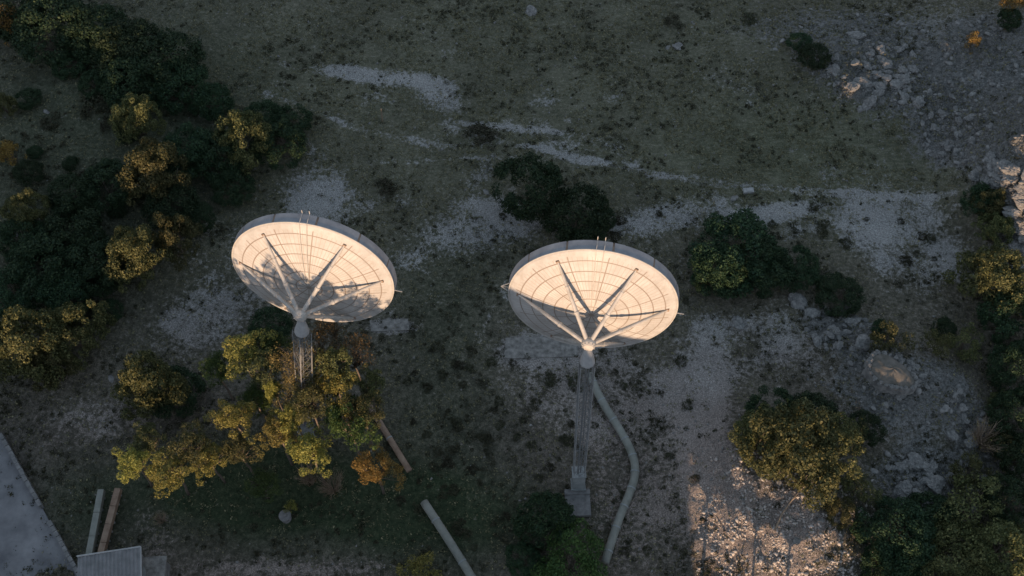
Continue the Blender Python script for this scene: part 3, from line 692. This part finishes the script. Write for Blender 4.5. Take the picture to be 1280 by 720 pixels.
cluster(1198, 535, 22, 75, -15, 20, .12, .42, 'small stone in the diagonal line of rocks near the right edge', 'diagonal line of stones')
cluster(1010, 650, 65, 60, 0, 8, .12, .28, 'small sunlit stone scattered on the bright gravel', 'stones on the bright gravel')
cluster(15, 300, 20, 20, 0, 4, .15, .4, 'grey stone in the dark scrub at the left edge', 'stones in the left scrub')
# stone bunker: domed mossy roof in a ring of stones
g = at(1113, 466, .6); bk = empty('stone_bunker', g, R(-38)); tag(bk, 'low domed stone bunker ringed with sunlit stones on the rubble slope', 'bunker')
n = 28; V = []; F = []
for i in range(9):
    q = i / 8
    for k in range(n):
        a = 2 * math.pi * k / n; w = 1 + .08 * math.sin(3 * a + 1) + .05 * math.sin(7 * a)
        V.append((1.75 * q * w * math.cos(a), 1.15 * q * w * math.sin(a), 1.25 - .5 * q ** 2.4 + .04 * math.sin(5 * a + 9 * q)))
for i in range(8):
    for k in range(n): F.append((i * n + k, (i + 1) * n + k, (i + 1) * n + (k + 1) % n, i * n + (k + 1) % n))
M['moss'] = weathered('mossy_render', (.09, .085, .07), (.2, .18, .155), 1.8, .95, .8)
link('dome', new_mesh('dome', V, F, M['moss'], True), bk)
mb = MB(); V = []; 
for z, s in ((-.6, 1.12), (.2, 1.06), (.72, 1.0)):
    for k in range(n):
        a = 2 * math.pi * k / n; w = 1 + .08 * math.sin(3 * a + 1) + .05 * math.sin(7 * a); V.append((1.75 * s * w * math.cos(a), 1.15 * s * w * math.sin(a), z))
mb.add(V, [(i * n + k, i * n + (k + 1) % n, (i + 1) * n + (k + 1) % n, (i + 1) * n + k) for i in range(2) for k in range(n)]); mb.build('wall', M['rock'], bk)
for k in range(26):
    a = 2 * math.pi * k / 26 + random.uniform(-.06, .06); w = 1 + .08 * math.sin(3 * a + 1)
    o = link('rim_stone', RK[k % 7], bk, (1.74 * w * math.cos(a), 1.16 * w * math.sin(a), .8)); s = random.uniform(.12, .22); o.scale = (s * 1.3, s, s); o.rotation_euler = (0, 0, random.uniform(0, 6))

# ------------------------------------------------------------------ vegetation
SH = 'evergreen shrubs of the left thicket'
for (px, py, r, key, lab) in [
    (20, 12, 42, 'dark', 'dark evergreen shrub in the top left corner'),
    (72, 38, 46, 'dark', 'broad dark evergreen shrub near the top left corner'),
    (118, 44, 40, 'dark', 'dark shrub on the upper edge of the left thicket, nearest the top left corner'),
    (160, 62, 42, 'dark', 'dark rounded shrub on the upper edge of the left thicket, second from the corner'),
    (205, 82, 44, 'dark', 'dark rounded shrub at the crest of the left thicket'),
    (228, 108, 36, 'dark', 'dark shrub just below the crest of the left thicket'),
    (168, 104, 38, 'dark', 'dark shrub in the middle of the upper thicket'),
    (263, 128, 26, 'dark', 'small dark shrub at the right tip of the upper thicket'),
    (329, 150, 26, 'dark', 'dark shrub at the top of the right-hand clump of the thicket'),
    (364, 153, 26, 'dark', 'rightmost dark shrub of the left thicket, a small round one'),
    (348, 182, 34, 'dark', 'dark shrub below the rightmost round one in the thicket'),
    (306, 176, 34, 'dense', 'shrub with a sunlit golden crown in the right-hand clump of the thicket'),
    (272, 196, 34, 'dark', 'dark shrub left of the golden-crowned shrub in the thicket'),
    (291, 234, 26, 'dark', 'separate round dark shrub above the left-hand dish'),
    (236, 190, 34, 'dark', 'dark shrub in the centre of the thicket'),
    (172, 150, 28, 'dense', 'small golden-tipped shrub in the upper thicket'),
    (196, 218, 40, 'dense', 'large sunlit golden shrub in the middle of the thicket'),
    (214, 258, 32, 'dark', 'dark shrub below the large sunlit golden one'),
    (33, 264, 24, 'dense', 'small sunlit golden shrub alone near the left edge'),
    (90, 246, 30, 'dark', 'dark shrub right of the small sunlit one near the left edge'),
    (136, 232, 32, 'dark', 'dark shrub left of the large sunlit golden one'),
    (92, 292, 38, 'dark', 'broad dark shrub in the lower left thicket'),
    (58, 332, 42, 'dark', 'large dark shrub above the two big sunlit ones at left'),
    (124, 332, 38, 'dark', 'dark shrub left of the long sunlit olive-coloured one'),
    (172, 322, 38, 'dense', 'long sunlit olive shrub left of the left-hand dish'),
    (222, 300, 32, 'dense', 'sunlit olive shrub nearest the left-hand dish'),
    (246, 272, 24, 'dark', 'dark shrub above the sunlit one nearest the left-hand dish'),
    (28, 300, 32, 'dark', 'dark shrub at the left edge under the small sunlit one'),
    (18, 366, 32, 'dark', 'dark shrub at the left edge above the big sunlit ones'),
    (78, 372, 34, 'dark', 'dark shrub directly behind the right-hand big sunlit one'),
    (32, 436, 48, 'dense', 'biggest sunlit shrub at the left edge'),
    (96, 416, 36, 'dense', 'sunlit shrub right of the biggest one at the left edge'),
    (66, 458, 30, 'dense', 'sunlit shrub at the foot of the big ones at the left edge'),
    (6, 132, 14, 'dense', 'small sunlit shrub at the left edge, upper part'),
    (14, 192, 16, 'orange', 'small rusty sunlit shrub at the left edge'),
    (16, 36, 20, 'orange', 'orange-lit loose shrub in the top left corner'),
    (96, 50, 10, 'orange', 'tiny orange-lit shrub within the upper thicket'),
    (190, 486, 42, 'dense', 'tall round shrub with a sunlit left side, between the thicket and the yard'),
    (218, 490, 34, 'dark', 'dark right half companion of the tall round shrub'),  # dark leaves stand in for the shrub's unlit side
    (338, 408, 26, 'dark', 'dark shrub under the left edge of the left-hand dish')]:
    hr = 1.2 if key in ('dense', 'orange') else .68
    bush(px, py, r, key, lab, hr, group=SH)
for k in range(34):      # low scrub inside the thicket
    px, py = random.uniform(0, 170), random.uniform(80, 400)
    bush(px, py, random.uniform(9, 19), random.choice(['dark', 'dark', 'low']), 'small low scrub bush in the dim hollow of the left thicket', .7, group='low scrub inside the left thicket')
for (px, py, r, key, lab, hr) in [
    (660, 236, 45, 'dark', 'dark round shrub, the left one of the pair above the right-hand dish', .8),
    (720, 271, 45, 'dark', 'dark round shrub, the right one of the pair above the right-hand dish', .75),
    (752, 274, 18, 'dark', 'small dark shrub joined to the right side of the pair', .75),
    (602, 168, 22, 'low', 'low flat dim shrub in the meadow between the dishes', .4),
    (918, 314, 56, 'dark', 'largest dark shrub right of the right-hand dish', .58),
    (900, 338, 36, 'dark', 'dark shrub at the lower left of the largest one', .8),
    (954, 336, 38, 'dark', 'dark shrub in the middle of the long dark hedge', .75),
    (996, 336, 30, 'dark', 'dark shrub in the tail of the long dark hedge', .7),
    (1048, 368, 30, 'dark', 'low dark shrub at the end of the long dark hedge', .5),
    (876, 350, 12, 'loose', 'small olive shrub at the left foot of the largest dark one', .8),
    (994, 566, 64, 'dense', 'largest sunlit shrub at lower right, above the bright gravel', .8),
    (950, 548, 38, 'dense', 'left part of the sunlit clump above the bright gravel', .8),
    (1038, 556, 40, 'dense', 'right part of the sunlit clump above the bright gravel', .8),
    (966, 518, 32, 'dark', 'dark shrub behind the left of the sunlit clump', .8),
    (1014, 524, 32, 'dark', 'dark shrub behind the right of the sunlit clump', .8),
    (1082, 536, 22, 'dark', 'small dark shrub right of the sunlit clump', .8),
    (681, 650, 38, 'dark', 'round deep green shrub beside the concrete block', .9),
    (716, 706, 44, 'green', 'large green shrub at the bottom edge beside the end of the bent pipe', .7),
    (655, 700, 22, 'dark', 'small dark shrub at the bottom edge left of the large green one', .7),
    (526, 718, 26, 'yellow', 'yellowish shrub at the bottom edge below the straight pipe', .8),
    (1238, 352, 42, 'dense', 'big sunlit shrub at the right edge below the bright rocks', 1.0),
    (1262, 398, 34, 'dark', 'dark shrub under the big sunlit one at the right edge', .9),
    (1236, 256, 20, 'dense', 'tall sunlit shrub left of the bright rocks', 1.1),
    (1244, 288, 22, 'dense', 'shrub below the tall sunlit one left of the bright rocks', 1.1),
    (1226, 252, 22, 'dark', 'dark back side shrub left of the bright rocks', .9),
    (1268, 460, 32, 'dark', 'dark shrub at the right edge level with the bunker', .9),
    (1270, 520, 30, 'dark', 'dark shrub at the right edge below the bunker level', .9),
    (1274, 570, 28, 'dark', 'dark shrub at the right edge beside the bare tan shrub', .9),
    (1112, 424, 22, 'loose', 'small sunlit olive shrub directly above the bunker', 1.0),
    (1104, 412, 14, 'dark', 'tiny dark shrub behind the one above the bunker', .8),
    (1174, 432, 18, 'loose', 'sunlit olive shrub, the left of two right of the bunker', 1.0),
    (1208, 430, 22, 'loose', 'sunlit olive shrub, the right of two right of the bunker', 1.0),
    (1180, 412, 16, 'dark', 'small dark shrub behind the left of the two olive ones', .8),
    (1252, 502, 14, 'loose', 'small sunlit tuft-like shrub near the right edge', 1.0),
    (1254, 556, 18, 'dense', 'round sunlit shrub beside the bare tan shrub', 1.0),
    (1232, 548, 26, 'bare', 'bare tan twiggy shrub near the right edge', 1.0),
    (1118, 668, 44, 'dark', 'dark shrub left of centre in the lower right thicket', .7),
    (1162, 652, 36, 'dark', 'dark shrub in the centre of the lower right thicket', .7),
    (1212, 636, 40, 'loose', 'olive shrub on the upper side of the lower right thicket', .8),
    (1190, 694, 44, 'dense', 'broad olive shrub at the bottom of the lower right thicket', .7),
    (1252, 690, 44, 'dense', 'golden-lit shrub in the bottom right corner', .8),
    (1120, 712, 36, 'dark', 'dark shrub at the bottom edge of the lower right thicket', .7),
    (1262, 628, 30, 'dark', 'dark shrub at the right edge above the corner', .8),
    (1215, 592, 26, 'loose', 'loose olive shrub above the lower right thicket', .8),
    (1050, 640, 18, 'dense', 'small round shrub between the gravel and the lower right thicket', .9),
    (1075, 612, 20, 'loose', 'small loose shrub left of the lower right rock pile', .8),
    (1216, 55, 11, 'orange', 'tiny orange-lit shrub on the far right slope', 1.3),
    (1266, 8, 16, 'orange', 'orange-lit shrub in the top right corner', 1.2),
    (1262, 24, 14, 'dark', 'dark shrub in the top right corner', .8),
    (842, 25, 13, 'low', 'dark low shrub in the meadow at the top right', .5),
    (935, 22, 12, 'low', 'dark low shrub left of the rocky slope at the top', .5),
    (482, 234, 16, 'low', 'low olive shrub above the gap between the dishes', .5),
    (363, 634, 9, 'yellow', 'tiny bright yellow-green shrub behind the round well head', 1.3),
    (1018, 70, 18, 'dark', 'dark bush at the left side of the upper right outcrop', .7),
    (1000, 52, 14, 'dark', 'small dark bush above the left side of the outcrop', .6),
    (720, 478, 13, 'low', 'wide dark cushion bush left of the right-hand mast', .5),
    (686, 474, 11, 'low', 'dark cushion bush on the bare soil below the pad', .5),
    (852, 450, 9, 'low', 'single dark cushion bush right of the right-hand dish', .7)]:
    bush(px, py, r, key, lab, hr)
T = [
    (304, 440, 30, 9, 't_yellow', 'yellow-green tree with a sunlit left side, left of the left-hand mast'),
    (342, 436, 32, 8, 't_green', 'dim green tree just left of the left-hand mast'),
    (294, 522, 28, 8.5, 't_yellow', 'sunlit yellow-green tree between the round shrub and the mast trees'),
    (346, 540, 28, 9, 't_yellow', 'bright yellow tree in the centre of the grove'),
    (262, 572, 24, 7, 't_yellow', 'yellow-green tree at the lower left of the grove'),
    (300, 562, 24, 7, 't_olive', 'dim olive tree between two yellow ones in the grove'),
    (388, 562, 32, 9.5, 't_yellow', 'olive-yellow tree with bare branches at the foot of the grove'),
    (438, 528, 35, 10.5, 't_green', 'greenest and fullest tree of the grove, at its right side'),
    (420, 482, 30, 12, 't_yellow', 'olive tree in the middle right of the grove above the green one'),
    (402, 432, 30, 12.5, 't_brown', 'thin brownish tree directly right of the left-hand mast'),
    (444, 440, 30, 12, 't_brown', 'thin brownish tree at the upper right of the grove'),
    (372, 486, 26, 11, 't_brown', 'thin brown tree in front of the left-hand mast'),
    (462, 478, 22, 10, 't_olive', 'small olive tree beside the head of the brown pipe'),
    (341, 488, 14, 9, 't_yellow', 'smallest yellow tree of the grove, beside the mast'),
    (470, 584, 30, 7.5, 't_orange', 'orange autumn tree at the right side of the grove over the brown pipe'),
    (166, 578, 26, 7, 't_yellow', 'golden tree at the far lower left of the grove above the ducts'),
    (214, 588, 32, 7, 't_yellow', 'golden tree with a visible forked trunk right of the ducts'),
    (184, 548, 22, 7, 't_olive', 'small brown-olive tree under the round shrub'),
    (326, 606, 24, 4, 't_green', 'low dark green tree below the grove'),
]
T = [(a, b, c * 1.04, d * .66, e, f) for a, b, c, d, e, f in T]
T += [(372, 450, 32, 9.5, 't_brown', 'sparse brown tree hiding the top of the left-hand mast'),
      (386, 498, 28, 8.0, 't_olive', 'olive tree hiding the lower part of the left-hand mast'),
      (366, 522, 26, 6.5, 't_yellow', 'bright tree at the foot of the left-hand mast'),
      (272, 462, 26, 5.0, 't_green', 'small dim green tree at the upper left of the grove'),
      (452, 512, 28, 7.0, 't_olive', 'olive tree at the right edge of the grove beside the green one'),
      (412, 404, 22, 9.0, 't_brown', 'thin brown tree top just below the left-hand dish'),
      (240, 556, 30, 5.2, 't_olive', 'olive tree filling the gap behind the two golden trees'),
      (412, 455, 30, 9.0, 't_olive', 'brown-olive tree between the mast and the head of the brown pipe'),
      (330, 462, 26, 6.0, 't_olive', 'dim olive tree in the upper left of the grove next to the mast'),
      (322, 500, 26, 4.5, 't_green', 'dim green tree in the hollow left of the mast')]
for px, py, r, zc, key, lab in T: tree(px, py, r, zc, key, lab)
bush(200, 648, 12, 'bare', 'reddish twiggy shrub at the foot of the golden tree', 1.0)
bush(415, 606, 22, 'bare', 'bare twiggy shrub under the front of the grove', 1.2)
bush(385, 596, 18, 'bare', 'bare branching shrub beside the olive-yellow tree', 1.4)
# trees just outside the picture (below its lower edge) whose crowns and trunks shade the gravel
for k, (x, y, s, key) in enumerate([(11.6, 13.6, 1.2, 't_olive'), (14.6, 12.8, 1.0, 't_green'), (17.2, 13.4, 1.25, 't_olive'), (20.2, 12.6, 1.2, 't_green'), (23.5, 13.5, 1.3, 't_olive'),
                                    (-18, 12, 1.3, 't_olive'), (-24, 10, 1.4, 't_green'), (-31, 11, 1.4, 't_olive'), (27, 10, .9, 't_olive')]):
    z0 = tz(x, y); e = plant('tree', key, Vector((x, y, z0)), s, .48, 'tree standing just outside the lower edge of the view', 'tree', 'trees below the view', part=('crown', 'trunk'))
for k, (x, y, s, zc) in enumerate([(-19.2, 13, 1.15, 15.2), (-16.6, 12.2, 1.3, 16.6), (-14.2, 13.2, 1.1, 15.6), (-12.4, 12.0, 1.15, 14.4)]):  # unseen trees added so their crowns shade the left-hand dish
    z0 = tz(x, y); plant('tree', 't_olive', Vector((x, y, z0)), s, (zc - z0) / 7, 'unseen tall tree added below the view to shade the left-hand dish', 'tree', 'unseen trees added to shade the left-hand dish', part=('crown', 'trunk'))
# low individual cushion bushes between the masts
for k in range(150):
    u = random.random()
    if u < .45: px, py = random.gauss(560, 48), random.uniform(425, 690)
    elif u < .8: px, py = random.uniform(640, 905), random.uniform(450, 715)
    else: px, py = random.uniform(560, 1180), random.uniform(250, 330)
    lab = ('small dark cushion bush on the slope between the two masts', 'cushion bushes between the masts') if u < .45 else (('small dark cushion bush on the bare soil round the right-hand mast', 'cushion bushes round the right-hand mast') if u < .8 else ('small dark cushion bush on the dim slope above the dishes', 'cushion bushes above the dishes'))
    bush(px, py, random.uniform(3.5, 9), 'low', lab[0], .7, group=lab[1], name='cushion_bush')

# ------------------------------------------------------------------ stuff: grass tussocks, ground cover, loose stones
def scatter(n, dens, seed):
    r = np.random.default_rng(seed); x = r.uniform(-48, 48, n * 3); y = r.uniform(18, 82, n * 3)
    keep = (np.abs(x) < (np.hypot(y, CAM_H) * .46 + 3)) & (r.random(n * 3) < dens(x, y)); x, y = x[keep][:n], y[keep][:n]
    return x, y, terrain(x, y) + (fbm(x * 1.9, y * 1.9, 71, 3) - .5) * .16
def tuftstuff(name, mt, x, y, z, per, rad, hgt, leaf, label_kind='stuff'):
    n = len(x); r = np.random.default_rng(5); s = r.uniform(.5, 1.5, n) ** 1.3
    d = r.normal(size=(n, per, 3)); d /= np.linalg.norm(d, axis=2)[..., None]; d[..., 2] = np.abs(d[..., 2])
    C = np.stack([x, y, z], -1)[:, None] + d * (s[:, None, None] * np.array([rad, rad, hgt])) * r.uniform(.5, 1, (n, per, 1))
    V, F = leaves(C.reshape(-1, 3), d.reshape(-1, 3), leaf, .5)
    o = link(name, new_mesh(name, V, F, M[mt])); tag(o, kind='stuff'); return o
def dens_cover(x, y):
    pa, gr, me, rk = zones(x, y); n = fbm(x * .25, y * .25, 83, 3); n2 = fbm(x * .9, y * .9, 85, 2)
    return np.clip((sst(.42, .62, n) * .8 + .12) * (1 - .75 * pa) * (1 - .5 * gr) * (1 - .65 * me) * (.3 + 1.2 * n2), 0, 1)
tuftstuff('ground_cover', 'scrub', *scatter(6500, dens_cover, 1), 30, .26, .2, .05)
def dens_grass(x, y):
    pa, gr, me, rk = zones(x, y); n = fbm(x * .5, y * .5, 93, 3); return np.clip((.3 + .6 * me) * (1 - .8 * pa) * (1 - .4 * gr) * sst(.25, .6, n) * 1.4, 0, 1)
o = tuftstuff('grass', 'dry', *scatter(52000, dens_grass, 2), 6, .15, .12, .045)
def dens_stone(x, y):
    pa, gr, me, rk = zones(x, y); n = fbm(x * .3, y * .3, 97, 3); return np.clip(.09 + .5 * pa * sst(.4, .6, n) + 1.2 * rk + blob(x, y, 980, 670, 6, 5) * 1.5, 0, 1) * (1 - gr)
x, y, z = scatter(16000, dens_stone, 3)
n = len(x); r_ = np.random.default_rng(9); oc = np.array([(1, 0, 0), (-1, 0, 0), (0, 1, 0), (0, -1, 0), (0, 0, .7), (0, 0, -.7)], float)
s = (.04 + .11 * r_.random(n) ** 3)[:, None, None]; V = np.stack([x, y, z], -1)[:, None] + (oc[None] * r_.uniform(.5, 1.3, (n, 6, 1)) + r_.normal(size=(n, 6, 3)) * .18) * s
fo = np.array([(0, 2, 4), (2, 1, 4), (1, 3, 4), (3, 0, 4), (2, 0, 5), (1, 2, 5), (3, 1, 5), (0, 3, 5)])
tag(link('loose_stones', new_mesh('loose_stones', V.reshape(-1, 3), (fo[None] + np.arange(n)[:, None, None] * 6).reshape(-1, 3), M['rock'])), kind='stuff')

M['gravel'] = weathered('pale_gravel', (.26, .23, .2), (.58, .53, .48), 3, .95, .5)
rg = np.random.default_rng(21); n = 5200; gp = [flat(rg.uniform(870, 1085), rg.uniform(575, 735)) for _ in range(n)]; x = np.array([p.x for p in gp]); y = np.array([p.y for p in gp]); kp = rg.random(n) < blob(x, y, 975, 675, 6.5, 5, 0, .8) * sst(.3, .6, fbm(x * .9, y * .9, 151, 3)); x, y = x[kp], y[kp]; z = terrain(x, y); n = len(x)
s = (.05 + .13 * rg.random(n) ** 2.5)[:, None, None]; V = np.stack([x, y, z], -1)[:, None] + (oc[None] * rg.uniform(.5, 1.3, (n, 6, 1)) + rg.normal(size=(n, 6, 3)) * .2) * s
tag(link('gravel', new_mesh('gravel', V.reshape(-1, 3), (fo[None] + np.arange(n)[:, None, None] * 6).reshape(-1, 3), M['gravel'])), kind='stuff')
x, y, z = scatter(5200, lambda x, y: np.clip(1.3 * rockmask(x, y) ** 1.5 * sst(.35, .6, fbm(x * .8, y * .8, 131, 3)) * 1.3 + .004, 0, 1), 4)
n = len(x); print('rubble', n); base = RKL; k_ = r_.integers(0, len(base), n); s = (.07 + .26 * r_.random(n) ** 2.2); Vs, Fs = [], []; off = 0
for i in range(n):
    v, f = base[k_[i]]; a = r_.uniform(0, 6.28); c_, s_a = math.cos(a), math.sin(a); q = v * s[i] * np.array([1.4, 1, .7])
    q = np.stack([q[:, 0] * c_ - q[:, 1] * s_a, q[:, 0] * s_a + q[:, 1] * c_, q[:, 2]], -1) + (x[i], y[i], z[i]); Vs.append(q); Fs.append(f + off); off += len(v)
tag(link('rubble', new_mesh('rubble', np.concatenate(Vs), np.concatenate(Fs), M['rock'])), kind='stuff')
# ------------------------------------------------------------------ light
w = bpy.data.worlds.new('World'); scene.world = w; w.use_nodes = True; nt = w.node_tree; bg = nt.nodes['Background']
sky = nt.nodes.new('ShaderNodeTexSky'); sky.sky_type = 'NISHITA'; sky.sun_disc = False; sky.sun_elevation = R(SUN_EL)
sky.sun_rotation = R(180 + SUN_AZ); sky.altitude = 800; sky.dust_density = 0; sky.air_density = 1.0
nt.links.new(mix(nt, 1.0, mix(nt, 1.0, sky.outputs[0], (1.2, 1.0, .92), 'MULTIPLY'), (1.12, 1.22, 1.5), 'DARKEN'), bg.inputs[0]); bg.inputs[1].default_value = .15
sd = bpy.data.lights.new('sun', 'SUN'); sd.energy = 2.0; sd.angle = R(.5); sd.color = (1.0, .68, .44); so = bpy.data.objects.new('sun', sd); COL.objects.link(so)
dv = Vector((math.sin(R(SUN_AZ)) * math.cos(R(SUN_EL)), math.cos(R(SUN_AZ)) * math.cos(R(SUN_EL)), -math.sin(R(SUN_EL))))
so.rotation_euler = dv.to_track_quat('-Z', 'Y').to_euler(); so.location = (-20, -60, 60)
vs = scene.view_settings; vs.view_transform = 'Standard'; vs.look = 'None'; vs.exposure = 1.66; vs.gamma = 1
scene.render.engine = 'CYCLES'
